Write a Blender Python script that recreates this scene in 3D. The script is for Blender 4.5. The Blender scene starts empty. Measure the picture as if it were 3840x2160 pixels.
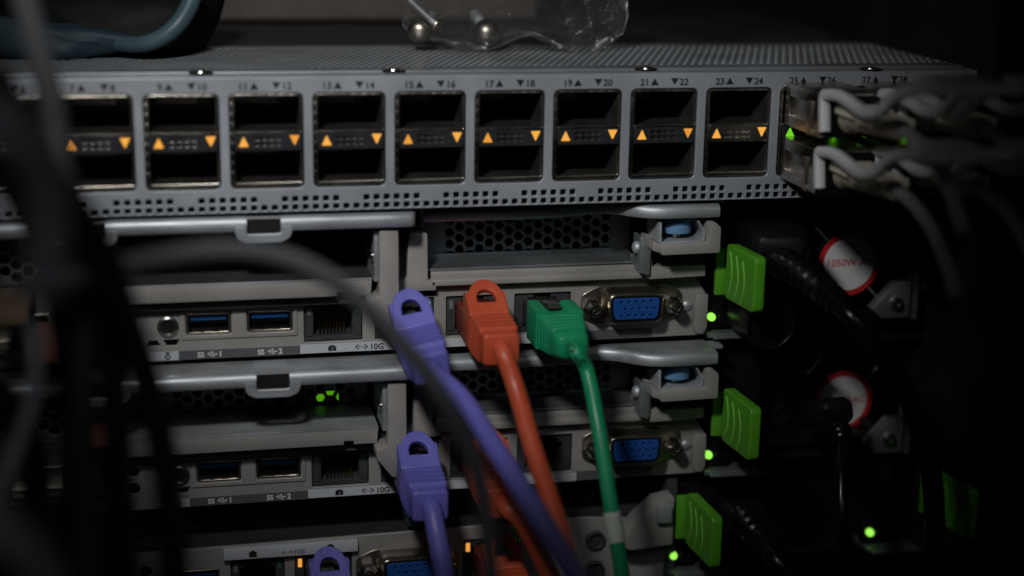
import bpy, bmesh, math, random
from mathutils import Vector, Matrix, noise
random.seed(7)
R = math.radians
SC = bpy.context.scene
COL = SC.collection
MM = 0.001                                   # everything below is written in millimetres

# ------------------------------------------------------------------ camera
CAM = Vector((27.1, -444.4, 109.3)); YAW, PIT, ROL = R(12.62), R(14.31), R(0.97); FPX = 6000.0
fw = Vector((math.sin(YAW)*math.cos(PIT), math.cos(YAW)*math.cos(PIT), -math.sin(PIT)))
r0 = Vector((math.cos(YAW), -math.sin(YAW), 0)); u0 = r0.cross(fw)
rt = math.cos(ROL)*r0 + math.sin(ROL)*u0; up = -math.sin(ROL)*r0 + math.cos(ROL)*u0
cd = bpy.data.cameras.new('camera'); cam = bpy.data.objects.new('camera', cd); COL.objects.link(cam)
mw = Matrix((rt, up, -fw)).transposed().to_4x4(); mw.translation = CAM*MM; cam.matrix_world = mw
cd.sensor_width = 36; cd.lens = FPX/3840*36; cd.clip_start = 0.002; cd.clip_end = 20
cd.dof.use_dof = True; cd.dof.focus_distance = 0.468; cd.dof.aperture_fstop = 4.6; cd.dof.aperture_blades = 0
SC.camera = cam

# ------------------------------------------------------------------ world and lamps
w = bpy.data.worlds.new('World'); SC.world = w; w.use_nodes = True
bg = w.node_tree.nodes['Background']; bg.inputs[0].default_value = (0.75, 0.88, 1.0, 1); bg.inputs[1].default_value = 0.0035
SC.view_settings.view_transform = 'Standard'; SC.view_settings.look = 'None'; SC.view_settings.exposure = 0.0
def spot(name, loc, aim, energy, size, blend, radius, color):
    l = bpy.data.lights.new(name, 'SPOT'); l.energy = energy; l.spot_size = R(size); l.spot_blend = blend
    l.shadow_soft_size = radius; l.color = color
    o = bpy.data.objects.new(name, l); COL.objects.link(o); o.location = Vector(loc)*MM
    o.rotation_euler = (Vector(aim)-Vector(loc)).to_track_quat('-Z', 'Y').to_euler(); return o
spot('hand_torch', (-5, -255, 216), (100, 0, 57), 2.68, 52.5, 0.85, 0.018, (1.0, 0.985, 0.96))
spot('fill_spot', (40, -640, 420), (66, -60, 42), 0.9, 24, 0.75, 0.09, (0.92, 0.97, 1.0))  # added fill light for the foreground cables and pull loops, source unseen
SC.cycles.use_denoising = True
SC.cycles.max_bounces = 8; SC.cycles.transparent_max_bounces = 24
SC.cycles.caustics_reflective = False; SC.cycles.caustics_refractive = False

# ------------------------------------------------------------------ reading the photograph's pixels back into the place
K = 3840/2576
def ray(px, py): return fw + rt*((px*K-1920)/FPX) - up*((py*K-1080)/FPX)
def at(px, py, Y):
    v = ray(px, py); t = (Y-CAM.y)/v.y; q = CAM+v*t; return Vector((q.x, Y, q.z))
def at_z(px, py, z):
    v = ray(px, py); t = (z-CAM.z)/v.z; return CAM+v*t
def at_x(px, py, x):
    v = ray(px, py); t = (x-CAM.x)/v.x; return CAM+v*t

# ------------------------------------------------------------------ materials
MATS = {}
def mat(name, col, rough=0.5, metal=0.0, var=0.12, scale=900, bump=0.0, emit=None, es=0.0, spec=0.5, stretch=None, rvar=0.1, trans=0.0, scratch=False):
    m = bpy.data.materials.new(name); m.use_nodes = True; nt = m.node_tree; b = nt.nodes['Principled BSDF']
    L = nt.links.new; tc = nt.nodes.new('ShaderNodeTexCoord'); mp = nt.nodes.new('ShaderNodeMapping')
    if stretch: mp.inputs['Scale'].default_value = stretch
    L(tc.outputs['Object'], mp.inputs['Vector'])
    n = nt.nodes.new('ShaderNodeTexNoise'); n.inputs['Scale'].default_value = scale; n.inputs['Detail'].default_value = 4
    L(mp.outputs[0], n.inputs['Vector'])
    n2 = nt.nodes.new('ShaderNodeTexNoise'); n2.inputs['Scale'].default_value = 45; n2.inputs['Detail'].default_value = 5
    L(tc.outputs['Object'], n2.inputs['Vector'])
    mx = nt.nodes.new('ShaderNodeMath'); mx.operation = 'ADD'; L(n.outputs[0], mx.inputs[0]); L(n2.outputs[0], mx.inputs[1])
    cr = nt.nodes.new('ShaderNodeMapRange'); cr.inputs[1].default_value = 0.7; cr.inputs[2].default_value = 1.3
    cr.inputs[3].default_value = 1-var; cr.inputs[4].default_value = 1+var; L(mx.outputs[0], cr.inputs[0])
    hs = nt.nodes.new('ShaderNodeVectorMath'); hs.operation = 'SCALE'; hs.inputs[0].default_value = col; L(cr.outputs[0], hs.inputs['Scale'])
    L(hs.outputs[0], b.inputs['Base Color'])
    rr = nt.nodes.new('ShaderNodeMapRange'); rr.inputs[1].default_value = 0.35; rr.inputs[2].default_value = 0.65
    rr.inputs[3].default_value = max(0.03, rough-rvar); rr.inputs[4].default_value = min(1, rough+rvar)
    L((n if scratch else n2).outputs[0], rr.inputs[0]); L(rr.outputs[0], b.inputs['Roughness'])
    b.inputs['Metallic'].default_value = metal; b.inputs['Specular IOR Level'].default_value = spec
    if trans: b.inputs['Transmission Weight'].default_value = trans
    if bump:
        bp = nt.nodes.new('ShaderNodeBump'); bp.inputs['Strength'].default_value = bump; bp.inputs['Distance'].default_value = 0.0002
        L(n.outputs[0], bp.inputs['Height']); L(bp.outputs[0], b.inputs['Normal'])
    if emit:
        b.inputs['Emission Color'].default_value = (*emit, 1); b.inputs['Emission Strength'].default_value = es
    MATS[name] = m; return m
mat('switch_paint', (0.36, 0.39, 0.43), 0.42, 0.35, 0.09, 2600, 0.10)
mat('switch_top', (0.30, 0.325, 0.35), 0.42, 0.5, 0.08, 2600, 0.1)
mat('ink', (0.012, 0.012, 0.014), 0.5)
mat('white_ink', (0.78, 0.79, 0.80), 0.6)
mat('grey_ink', (0.16, 0.17, 0.19), 0.6)
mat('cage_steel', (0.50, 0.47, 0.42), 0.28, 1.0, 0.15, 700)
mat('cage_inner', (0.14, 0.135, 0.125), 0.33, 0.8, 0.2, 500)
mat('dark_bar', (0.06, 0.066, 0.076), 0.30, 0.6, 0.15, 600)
mat('black', (0.006, 0.006, 0.007), 0.5)
mat('black_plastic', (0.0045, 0.0047, 0.005), 0.5, 0, 0.2, 900, 0.15, spec=0.25)
mat('jack_plastic', (0.045, 0.047, 0.052), 0.35, 0, 0.2, 900, 0.15)
mat('black_rubber', (0.004, 0.0042, 0.005), 0.3, 0, 0.15, 600, 0.05, spec=0.4)
mat('arch_cable', (0.22, 0.23, 0.25), 0.6, 0, 0.1, 300, 0.1)
mat('arc_cable', (0.70, 0.74, 0.80), 0.6, 0, 0.1, 300, 0.1)
mat('soft_cable', (0.052, 0.056, 0.063), 0.6, 0, 0.1, 300, 0.1)
mat('dark_cable', (0.014, 0.015, 0.018), 0.45, 0, 0.1, 300, 0.1)
mat('zinc', (0.43, 0.46, 0.49), 0.5, 0.6, 0.24, 400, 0.08, stretch=(0.15, 1, 1))
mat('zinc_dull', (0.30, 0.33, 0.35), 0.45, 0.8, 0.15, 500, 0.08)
mat('mesh_steel', (0.22, 0.24, 0.26), 0.42, 0.8, 0.15, 500, 0.05)
mat('server_paint', (0.34, 0.325, 0.31), 0.5, 0.25, 0.16, 3200, 0.22)
mat('chassis', (0.10, 0.105, 0.11), 0.5, 0.6, 0.15, 500)
mat('chrome', (0.62, 0.60, 0.56), 0.24, 1.0, 0.05, 500, rvar=0.05)
mat('nickel', (0.50, 0.45, 0.38), 0.33, 1.0, 0.1, 500, rvar=0.06)
mat('gold', (0.26, 0.15, 0.045), 0.3, 1.0)
mat('usb_blue', (0.010, 0.085, 0.27), 0.4, 0, 0.1)
mat('vga_blue', (0.012, 0.075, 0.30), 0.42, 0, 0.12)
mat('knob_blue', (0.115, 0.25, 0.43), 0.45, 0, 0.08)
mat('strip_dark', (0.085, 0.09, 0.10), 0.5, 0, 0.08)
mat('strip_light', (0.50, 0.53, 0.57), 0.5, 0, 0.05)
mat('violet', (0.135, 0.135, 0.50), 0.46, 0, 0.16, 800, 0.10)
mat('red', (0.50, 0.078, 0.032), 0.46, 0, 0.16, 800, 0.10)
mat('red_clear', (0.30, 0.04, 0.02), 0.25, 0, 0.1, 800, 0.0, trans=0.35)
mat('green', (0.010, 0.27, 0.115), 0.46, 0, 0.16, 800, 0.10)
mat('clear_plug', (0.10, 0.10, 0.098), 0.15, 0, 0.1, 800, 0.0, trans=0.6)
mat('tab_green', (0.085, 0.34, 0.018), 0.42, 0, 0.16, 900, 0.05)
mat('tab_ridge', (0.16, 0.46, 0.06), 0.36, 0, 0.05)
mat('tag_white', (0.50, 0.56, 0.50), 0.6, 0, 0.08)
mat('sticker_white', (0.72, 0.72, 0.72), 0.5, 0, 0.04)
mat('sticker_red', (0.55, 0.02, 0.025), 0.5, 0, 0.05)
mat('beige', (0.74, 0.70, 0.54), 0.55, 0, 0.08)
mat('braid', (0.42, 0.36, 0.28), 0.7, 0, 0.3, 1500, 0.4)
mat('tab_grey', (0.66, 0.68, 0.70), 0.5, 0, 0.06)
mat('cable_grey', (0.36, 0.37, 0.39), 0.5, 0, 0.08)
mat('copper_plug', (0.20, 0.085, 0.05), 0.45, 0, 0.1)
mat('tan_plug', (0.22, 0.16, 0.10), 0.5, 0, 0.1)
mat('teal_film', (0.017, 0.034, 0.046), 0.6, 0, 0.3, 60, 0.2, spec=0.25)
mat('tube_blue', (0.05, 0.085, 0.107), 0.5, 0, 0.12, 200, 0.1, spec=0.3)
mat('dark_cloth', (0.0035, 0.004, 0.0045), 0.7, 0, 0.5, 400, 0.5, spec=0.15)
mat('shelf_brown', (0.12, 0.10, 0.085), 0.6, 0, 0.15, 120)
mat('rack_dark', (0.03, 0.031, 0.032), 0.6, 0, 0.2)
mat('amber_lamp', (0.3, 0.12, 0.01), 0.4, emit=(1.0, 0.46, 0.075), es=0.8)
mat('amber_dim', (0.3, 0.12, 0.01), 0.4, emit=(1.0, 0.40, 0.06), es=0.66)
mat('amber_jack', (0.3, 0.12, 0.01), 0.4, emit=(1.0, 0.42, 0.07), es=0.8)
mat('green_lamp', (0.1, 0.3, 0.02), 0.4, emit=(0.36, 1.0, 0.10), es=1.05)
mat('green_arrow', (0.1, 0.3, 0.02), 0.4, emit=(0.20, 0.85, 0.02), es=0.7)
mat('green_glow', (0.05, 0.2, 0.01), 0.5, emit=(0.16, 0.62, 0.008), es=0.45)
mat('jack_green', (0.05, 0.2, 0.03), 0.4, emit=(0.12, 0.9, 0.03), es=0.9)
mat('lens_clear', (0.16, 0.17, 0.17), 0.15)
mat('lens_green', (0.04, 0.13, 0.07), 0.2)
def film(name):
    m = bpy.data.materials.new(name); m.use_nodes = True; nt = m.node_tree; L = nt.links.new
    nt.nodes.remove(nt.nodes['Principled BSDF'])
    df = nt.nodes.new('ShaderNodeBsdfDiffuse'); df.inputs['Color'].default_value = (0.42, 0.44, 0.45, 1)
    gl = nt.nodes.new('ShaderNodeBsdfGlossy'); gl.inputs['Color'].default_value = (0.9, 0.9, 0.9, 1); gl.inputs['Roughness'].default_value = 0.13
    b = nt.nodes.new('ShaderNodeMixShader'); b.inputs[0].default_value = 0.55; L(df.outputs[0], b.inputs[1]); L(gl.outputs[0], b.inputs[2])
    tr = nt.nodes.new('ShaderNodeBsdfTransparent'); mix = nt.nodes.new('ShaderNodeMixShader')
    lw = nt.nodes.new('ShaderNodeLayerWeight'); lw.inputs[0].default_value = 0.35
    mr = nt.nodes.new('ShaderNodeMapRange'); mr.inputs[1].default_value = 0.1; mr.inputs[3].default_value = 0.20; mr.inputs[4].default_value = 0.65
    tc = nt.nodes.new('ShaderNodeTexCoord')
    n = nt.nodes.new('ShaderNodeTexNoise'); n.inputs['Scale'].default_value = 150; n.inputs['Detail'].default_value = 7; n.inputs['Distortion'].default_value = 1.2
    v = nt.nodes.new('ShaderNodeTexVoronoi'); v.inputs['Scale'].default_value = 230; v.distance = 'MINKOWSKI'
    L(tc.outputs['Object'], n.inputs['Vector']); L(n.outputs['Color'], v.inputs['Vector'])
    v.inputs['Scale'].default_value = 6
    ad = nt.nodes.new('ShaderNodeMath'); ad.operation = 'ADD'; L(n.outputs[0], ad.inputs[0]); L(v.outputs['Distance'], ad.inputs[1])
    bp = nt.nodes.new('ShaderNodeBump'); bp.inputs['Strength'].default_value = 0.85; bp.inputs['Distance'].default_value = 0.004
    L(ad.outputs[0], bp.inputs['Height']); L(bp.outputs[0], gl.inputs['Normal']); L(bp.outputs[0], df.inputs['Normal'])
    L(lw.outputs['Facing'], mr.inputs[0]); L(mr.outputs[0], mix.inputs[0]); L(tr.outputs[0], mix.inputs[1]); L(b.outputs[0], mix.inputs[2])
    L(mix.outputs[0], nt.nodes['Material Output'].inputs['Surface']); MATS[name] = m
film('clear_film')

# ------------------------------------------------------------------ mesh builders (millimetres)
def curve_plate(loops, t, b, res=2):
    cu = bpy.data.curves.new('plate', 'CURVE'); cu.dimensions = '2D'; cu.fill_mode = 'BOTH'
    cu.extrude = max(t/2-b, 0); cu.bevel_depth = b; cu.bevel_resolution = res; cu.offset = -b
    for L in loops:
        s = cu.splines.new('POLY'); s.points.add(len(L)-1); s.use_cyclic_u = True
        for p, q in zip(s.points, L): p.co = (q[0], q[1], 0, 1)
    o = bpy.data.objects.new('plate', cu); me = o.to_mesh()
    v = [tuple(x.co) for x in me.vertices]; f = [tuple(p.vertices) for p in me.polygons]
    o.to_mesh_clear(); bpy.data.objects.remove(o); bpy.data.curves.remove(cu); return v, f
def text_mesh(s, size, ext=0.02, align='LEFT', bold=0.0):
    cu = bpy.data.curves.new('lettering', 'FONT'); cu.body = s; cu.size = size; cu.extrude = ext; cu.align_x = align
    cu.resolution_u = 3; cu.offset = bold
    o = bpy.data.objects.new('lettering', cu); me = o.to_mesh()
    v = [tuple(x.co) for x in me.vertices]; f = [tuple(p.vertices) for p in me.polygons]
    o.to_mesh_clear(); bpy.data.objects.remove(o); bpy.data.curves.remove(cu); return v, f
def rrect(x0, x1, z0, z1, r=0.0, n=4):
    if r <= 0: return [(x0, z0), (x1, z0), (x1, z1), (x0, z1)]
    out = []
    for cx, cz, a in ((x1-r, z0+r, -90), (x1-r, z1-r, 0), (x0+r, z1-r, 90), (x0+r, z0+r, 180)):
        for k in range(n+1):
            t = R(a+90*k/n); out.append((cx+r*math.cos(t), cz+r*math.sin(t)))
    return out
def ngon(cx, cz, r, n=6, ph=0.0): return [(cx+r*math.cos(ph+2*math.pi*k/n), cz+r*math.sin(ph+2*math.pi*k/n)) for k in range(n)]
def dshape(cx, cz, w0, w1, h, r, n=4):                  # trapezoid with round corners: w0 bottom width, w1 top width
    P = [Vector((cx-w0/2, cz-h/2)), Vector((cx+w0/2, cz-h/2)), Vector((cx+w1/2, cz+h/2)), Vector((cx-w1/2, cz+h/2))]
    return round_poly(P, r, n)
def round_poly(P, r, n=4):
    P = [Vector(p) for p in P]; out = []
    for i, p in enumerate(P):
        a = (P[i-1]-p); b = (P[(i+1) % len(P)]-p); rr = min(r, a.length*0.45, b.length*0.45)
        a = p+a.normalized()*rr; b = p+b.normalized()*rr
        for k in range(n+1):
            t = k/n; out.append(tuple(a*(1-t)**2+p*2*t*(1-t)+b*t*t))
    return out
def smooth_path(pts, per=8):
    P = [Vector(p) for p in pts]; out = []
    Q = [2*P[0]-P[1]]+P+[2*P[-1]-P[-2]]
    for i in range(1, len(Q)-2):
        p0, p1, p2, p3 = Q[i-1:i+3]
        for k in range(per):
            t = k/per
            out.append(0.5*((2*p1)+(-p0+p2)*t+(2*p0-5*p1+4*p2-p3)*t*t+(-p0+3*p1-3*p2+p3)*t**3))
    out.append(P[-1]); return out
def frames(path):
    fr = []
    for i, p in enumerate(path):
        t = (path[min(i+1, len(path)-1)]-path[max(i-1, 0)]).normalized()
        n = (CAM-p); n = (n-t*n.dot(t)).normalized(); fr.append((p, t, n, t.cross(n)))
    return fr
class MB:
    def __init__(s): s.v = []; s.f = []
    def add(s, v, f, tf=None):
        o = len(s.v); s.v += [tuple(tf @ Vector(p)) if tf else tuple(p) for p in v]; s.f += [tuple(i+o for i in q) for q in f]; return s
    def box(s, x0, x1, y0, y1, z0, z1, tf=None):
        v = [(x, y, z) for x in (x0, x1) for y in (y0, y1) for z in (z0, z1)]
        return s.add(v, [(0, 1, 3, 2), (4, 6, 7, 5), (0, 4, 5, 1), (2, 3, 7, 6), (0, 2, 6, 4), (1, 5, 7, 3)], tf)
    def prism(s, poly, y0, y1, tf=None):                # polygon in x,z pushed along y
        n = len(poly); v = [(p[0], y0, p[1]) for p in poly]+[(p[0], y1, p[1]) for p in poly]
        return s.add(v, [tuple(range(n)), tuple(range(2*n-1, n-1, -1))]+[(i, i+n, (i+1) % n+n, (i+1) % n) for i in range(n)], tf)
    def prism_x(s, poly, x0, x1, tf=None):              # polygon in y,z pushed along x
        n = len(poly); v = [(x0, p[0], p[1]) for p in poly]+[(x1, p[0], p[1]) for p in poly]
        return s.add(v, [tuple(range(n)), tuple(range(2*n-1, n-1, -1))]+[(i, i+n, (i+1) % n+n, (i+1) % n) for i in range(n)], tf)
    def plate(s, loops, y, t, b=0.1, tf=None, res=2):   # polygon with holes in x,z; y is its front face
        v, f = curve_plate(loops, t, b, res); v = [(p[0], y+t/2-p[2], p[1]) for p in v]; return s.add(v, f, tf)
    def text(s, body, x, y, z, size, align='LEFT', bold=0.0):
        v, f = text_mesh(body, size, 0.02, align, bold); return s.add([(x+p[0], y-p[2], z+p[1]) for p in v], f)
    def cyl(s, c, r, h, axis='y', n=20, r2=None, tf=None):  # from c along axis by h
        r2 = r if r2 is None else r2; v = []
        for k, rr in ((0, r), (h, r2)):
            for i in range(n):
                a = 2*math.pi*i/n; p, q = rr*math.cos(a), rr*math.sin(a)
                v.append({'y': (c[0]+p, c[1]+k, c[2]+q), 'z': (c[0]+p, c[1]+q, c[2]+k), 'x': (c[0]+k, c[1]+p, c[2]+q)}[axis])
        return s.add(v, [tuple(range(n)), tuple(range(2*n-1, n-1, -1))]+[(i, (i+1) % n, (i+1) % n+n, i+n) for i in range(n)], tf)
    def loft(s, rings, cap=True, tf=None):
        n = len(rings[0]); v = [p for r in rings for p in r]; f = []
        for j in range(len(rings)-1):
            f += [(j*n+i, j*n+(i+1) % n, (j+1)*n+(i+1) % n, (j+1)*n+i) for i in range(n)]
        if cap: f += [tuple(range(n)), tuple(range(len(v)-1, len(v)-n-1, -1))]
        return s.add(v, f, tf)
    def lathe(s, prof, c, axis='z', n=24, tf=None):     # prof: (radius, height)
        rings = []
        for r, h in prof:
            ring = []
            for i in range(n):
                a = 2*math.pi*i/n; p, q = r*math.cos(a), r*math.sin(a)
                ring.append({'y': (c[0]+p, c[1]+h, c[2]+q), 'z': (c[0]+p, c[1]+q, c[2]+h), 'x': (c[0]+h, c[1]+p, c[2]+q)}[axis])
            rings.append(ring)
        return s.loft(rings, True, tf)
    def tube(s, path, r, n=14, cap=True):
        fr = frames(path); rings = []
        for i, (p, t, a, b) in enumerate(fr):
            rr = r(i/(len(fr)-1)) if callable(r) else r
            rings.append([tuple(p+(a*math.cos(2*math.pi*k/n)+b*math.sin(2*math.pi*k/n))*rr) for k in range(n)])
        return s.loft(rings, cap)
    def wrap_text(s, body, size, path, r, s0, ang=0.0, flip=False, bold=0.0):   # lettering bent round a cable
        v, f = text_mesh(body, size, 0.0, 'LEFT', bold); fr = frames(path)
        d = [0.0]
        for i in range(1, len(path)): d.append(d[-1]+(path[i]-path[i-1]).length)
        out = []
        for q in v:
            l = s0+(-q[0] if flip else q[0]); h = q[1]-size*0.36
            if flip: h = -h
            i = min(max(sum(1 for x in d if x <= l)-1, 0), len(d)-2); t = (l-d[i])/(d[i+1]-d[i])
            p = fr[i][0].lerp(fr[i+1][0], t); n = fr[i][2].lerp(fr[i+1][2], t).normalized(); b = fr[i][3].lerp(fr[i+1][3], t).normalized()
            a = ang+h/r; out.append(tuple(p+(n*math.cos(a)+b*math.sin(a))*(r+0.07)))
        return s.add(out, f)
BASE = {}
def mesh(name, m, bevel=0.0, smooth=38, seg=2, off=(0, 0, 0)):
    bm = bmesh.new(); vs = [bm.verts.new((Vector(p)-Vector(off))*MM) for p in m.v]
    for q in m.f:
        if len(set(q)) > 2:
            try: bm.faces.new([vs[i] for i in q])
            except ValueError: pass
    bmesh.ops.recalc_face_normals(bm, faces=bm.faces[:])
    if bevel:
        es = [e for e in bm.edges if len(e.link_faces) == 2 and e.calc_face_angle(0) > R(28)]
        bmesh.ops.bevel(bm, geom=es, offset=bevel*MM, segments=seg, profile=0.6, affect='EDGES', clamp_overlap=True)
    me = bpy.data.meshes.new(name); bm.to_mesh(me); bm.free()
    if smooth:
        me.polygons.foreach_set('use_smooth', [True]*len(me.polygons)); me.set_sharp_from_angle(angle=R(smooth))
    return me
def put(name, me, material, parent=None, loc=(0, 0, 0)):
    o = bpy.data.objects.new(name, me); COL.objects.link(o)
    if material and not me.materials: me.materials.append(MATS[material])
    if parent: o.parent = parent
    o.location = Vector(loc)*MM; BASE[o.name] = Vector(BASE[parent.name] if parent else (0, 0, 0))+Vector(loc); return o
def obj(name, m, material, parent=None, bevel=0.0, smooth=38, seg=2):
    """one mesh object; vertices are given in place, the parent's own origin is taken off"""
    off = BASE[parent.name] if parent else Vector((0, 0, 0))
    return put(name, mesh(name, m, bevel, smooth, seg, off), material, parent)
def tag(o, label, cat, group=None):
    o['label'] = label; o['category'] = cat
    if group: o['group'] = group
    return o
def thing(name, loc, label, cat, group=None):
    o = bpy.data.objects.new(name, None); COL.objects.link(o); o.empty_display_size = 0.01
    o.location = Vector(loc)*MM; BASE[o.name] = Vector(loc); return tag(o, label, cat, group)
def rect(px0, py0, px1, py1, Y):
    a, b = at(px0, py0, Y), at(px1, py1, Y); return a.x, b.x, b.z, a.z
def perforated(loops_bbox, xs, zs): pass

# ================================================================== the rack around it
m = MB(); m.box(-220, 520, 640, 646, -260, 420); o = obj('rack_back_panel', m, 'rack_dark'); o['kind'] = 'structure'
m = MB(); m.box(-260, 560, -60, 640, -320, -314); o = obj('rack_floor', m, 'rack_dark'); o['kind'] = 'structure'
m = MB(); m.box(0, 34, 0, 120, -320, 420); q = at(2452, 700, -24); m.v = [(v[0]+q.x, v[1]-24, v[2]) for v in m.v]
tag(obj('rack_post', m, 'black', bevel=1.0), 'black rack upright closing off the right edge', 'rack post')
m = MB(); m.box(-120, 168, 150, 185, 58.5, 112)
tag(obj('rack_shelf_rail', m, 'shelf_brown', bevel=1.0), 'brown grey rail in the dark behind the switch top, out of focus', 'rail')

# ================================================================== the switch
PITCH, PW, ZT, ZB = 22.99, 20.46, 51.31, 24.48
SW0, SW1 = -78.0, 278.0
SWB, SWT = 17.75, 55.7
sw = thing('network_switch', (100, 0, SWB), 'grey rack network switch with a row of stacked ports and orange arrow lights', 'network switch')
cols = range(-2, 12)
loops = [rrect(SW0, SW1, SWB, SWT, 0.9)]
for i in cols: loops.append(round_poly([(i*PITCH, ZB+0.0), (i*PITCH+PW-0.0, ZB), (i*PITCH+PW, ZT), (i*PITCH, ZT)], 2.0, 5))
vp = PITCH/8
for i in cols:
    for k in range(6):
        x = i*PITCH-8.06+k*vp; loops.append(rrect(x-0.85, x+0.85, 20.55, 22.2, 0.3, 2))
k0 = -24
while True:
    x = -8.06+k0*vp; k0 += 1
    if x < SW0+3: continue
    if x > SW1-4: break
    loops.append(rrect(x-0.85, x+0.85, 18.2, 19.8, 0.3, 2))
m = MB(); m.plate(loops, 0, 1.3, 0.2, res=3)
obj('faceplate', m, 'switch_paint', sw, smooth=30)
m = MB(); m.box(SW0, SW1, 1.31, 3.4, SWB-0.02, 18.0); obj('bottom_lip', m, 'switch_paint', sw)
m = MB(); m.box(SW0, SW1, 3.45, 400, SWB-0.02, 17.95); m.box(SW0, SW1, 60, 62, 18.6, 54)
obj('bottom_plate', m, 'rack_dark', sw)
# top: rounded front lip, groove, perforated field, plain sheet
m = MB(); m.box(SW0, SW1, 1.35, 7.2, 54.6, 55.72); m.box(SW0, SW1, 7.2, 8.6, 54.0, 55.0); obj('top_lip', m, 'switch_paint', sw, bevel=0.35)
m = MB(); m.box(SW0, SW1, 8.8, 17.0, 54.8, 56.15); m.box(SW0, SW1, 72.0, 80, 54.8, 56.15); obj('top_cover', m, 'switch_top', sw, bevel=0.2)
m = MB(); m.box(SW0, SW1, 80.3, 420, 54.0, 55.2); m.box(SW0, SW1, 17, 72, 48.0, 48.3); obj('shaded_rear_top', m, 'rack_dark', sw)  # dark colour stands in for shade on the rear top and under the vent
m = MB(); nx, ny = int((SW1-SW0)/2.45), 18; ty = 55.0/ny
for j in range(ny):
    for i in range(nx):
        x = SW0+2.45*(i+0.5)+(1.22 if j % 2 else 0); y = 17+ty*(j+0.5); hx, hy = 2.45/2, ty/2
        if x+hx > SW1: continue
        out = [(x+hx, y), (x+hx, y+hy), (x, y+hy), (x-hx, y+hy), (x-hx, y), (x-hx, y-hy), (x, y-hy), (x+hx, y-hy)]
        inn = [(x+0.82*math.cos(math.pi*k/4), y+1.05*math.sin(math.pi*k/4)) for k in range(8)]
        v = [(p[0], p[1], 56.1) for p in out+inn]+[(p[0], p[1], 55.2) for p in inn]
        m.add(v, [(k, (k+1) % 8, 8+(k+1) % 8, 8+k) for k in range(8)]+[(8+k, 8+(k+1) % 8, 16+(k+1) % 8, 16+k) for k in range(8)])
o = obj('perforated_vent', m, 'switch_top', sw, smooth=0); o['kind'] = 'stuff'
sm = MB(); sm.lathe([(2.9, 0.0), (2.9, 0.06), (2.0, 0.02), (1.9, 0.3), (0.6, 0.55), (0.05, 0.55)], (0, 0, 0), 'z', 20); sme = mesh('cover_screw', sm)
rm = MB(); rm.lathe([(3.4, 0.0), (3.4, 0.05), (2.95, 0.05)], (0, 0, 0), 'z', 24); rme = mesh('screw_recess', rm)
for px, py in ((505, 182), (990, 177), (1625, 173), (2190, 173)):
    q = at_z(px, py, 56.15); r_ = put('cover_screw', rme, 'black', sw, q-BASE[sw.name]+Vector((0, 0, 0.03))); put('screw_head', sme, 'chrome', r_, (0, 0, 0.06))
# port cages: frame, inner box, middle bar with slots and two arrow lamps
fm = MB()
fm.plate([rrect(0.35, PW-0.35, ZB+0.35, ZT-0.35, 1.6), rrect(1.55, PW-0.55, ZB+1.7, 35.2, 0.3, 2), rrect(1.55, PW-0.55, 40.35, ZT-1.15, 0.3, 2)], 0.75, 0.6, 0.12)
fme = mesh('port_cage', fm)
im = MB()
for z0, z1 in ((ZB+1.3, 35.0), (40.5, ZT-0.9)):
    im.plate([rrect(0.9, PW-0.3, z0-0.7, z1+0.7), rrect(1.4, PW-0.8, z0, z1)], 1.5, 42, 0.0)
    im.box(0.9, PW-0.3, 44, 45, z0-0.7, z1+0.7)
    im.box(3.0, PW-5.2, 33, 44, (z0+z1)/2-1.4, (z0+z1)/2+2.0); im.box(4.0, PW-6.2, 30, 33, (z0+z1)/2-0.2, (z0+z1)/2+0.9)
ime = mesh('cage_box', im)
nm = MB()
for k in range(9):
    z = ZB+2.6+k*2.75
    nm.box(0.45, 1.15, 0.30, 0.74, z, z+2.3)
for k in range(6): nm.box(2.2+k*2.9, 4.6+k*2.9, 0.3, 0.74, ZT-0.95, ZT-0.5)
nme = mesh('spring_finger', nm, 0.1)
slots = [rrect(6.45+k*2.0, 8.05+k*2.0, z, z+0.95, 0.3, 2) for k in range(4) for z in (36.55, 38.05)]
bm_ = MB(); bm_.plate([rrect(1.55, PW-0.6, 35.2, 40.3, 0.2, 2)]+slots, 0.35, 0.5, 0.14); bm_.box(1.6, PW-0.7, 0.9, 30, 35.2, 35.6); bm_.box(1.6, PW-0.7, 0.9, 30, 39.9, 40.3)
bme = mesh('lamp_bar', bm_)
lipm = MB(); lipm.box(1.7, PW-0.7, -0.05, 1.2, 40.18, 40.42); lipm.box(1.7, PW-0.7, 0.2, 2.2, ZB+1.0, ZB+1.5); lipme = mesh('cage_lip', lipm, 0.08)
tu = MB(); tu.prism(round_poly([(-1.4, -1.35), (1.4, -1.35), (0, 1.5)], 0.25, 3), 0.12, 0.6); tume = mesh('arrow_lamp', tu); tume2 = mesh('arrow_lamp', tu)
td = MB(); td.prism(round_poly([(-1.4, 1.35), (1.4, 1.35), (0, -1.5)], 0.25, 3), 0.12, 0.6); tdme = mesh('arrow_lamp', td); tdme2 = mesh('arrow_lamp', td)
tug = mesh('arrow_lamp', tu); tdg = mesh('arrow_lamp', td); bmes = mesh('lamp_bar', bm_)
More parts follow.
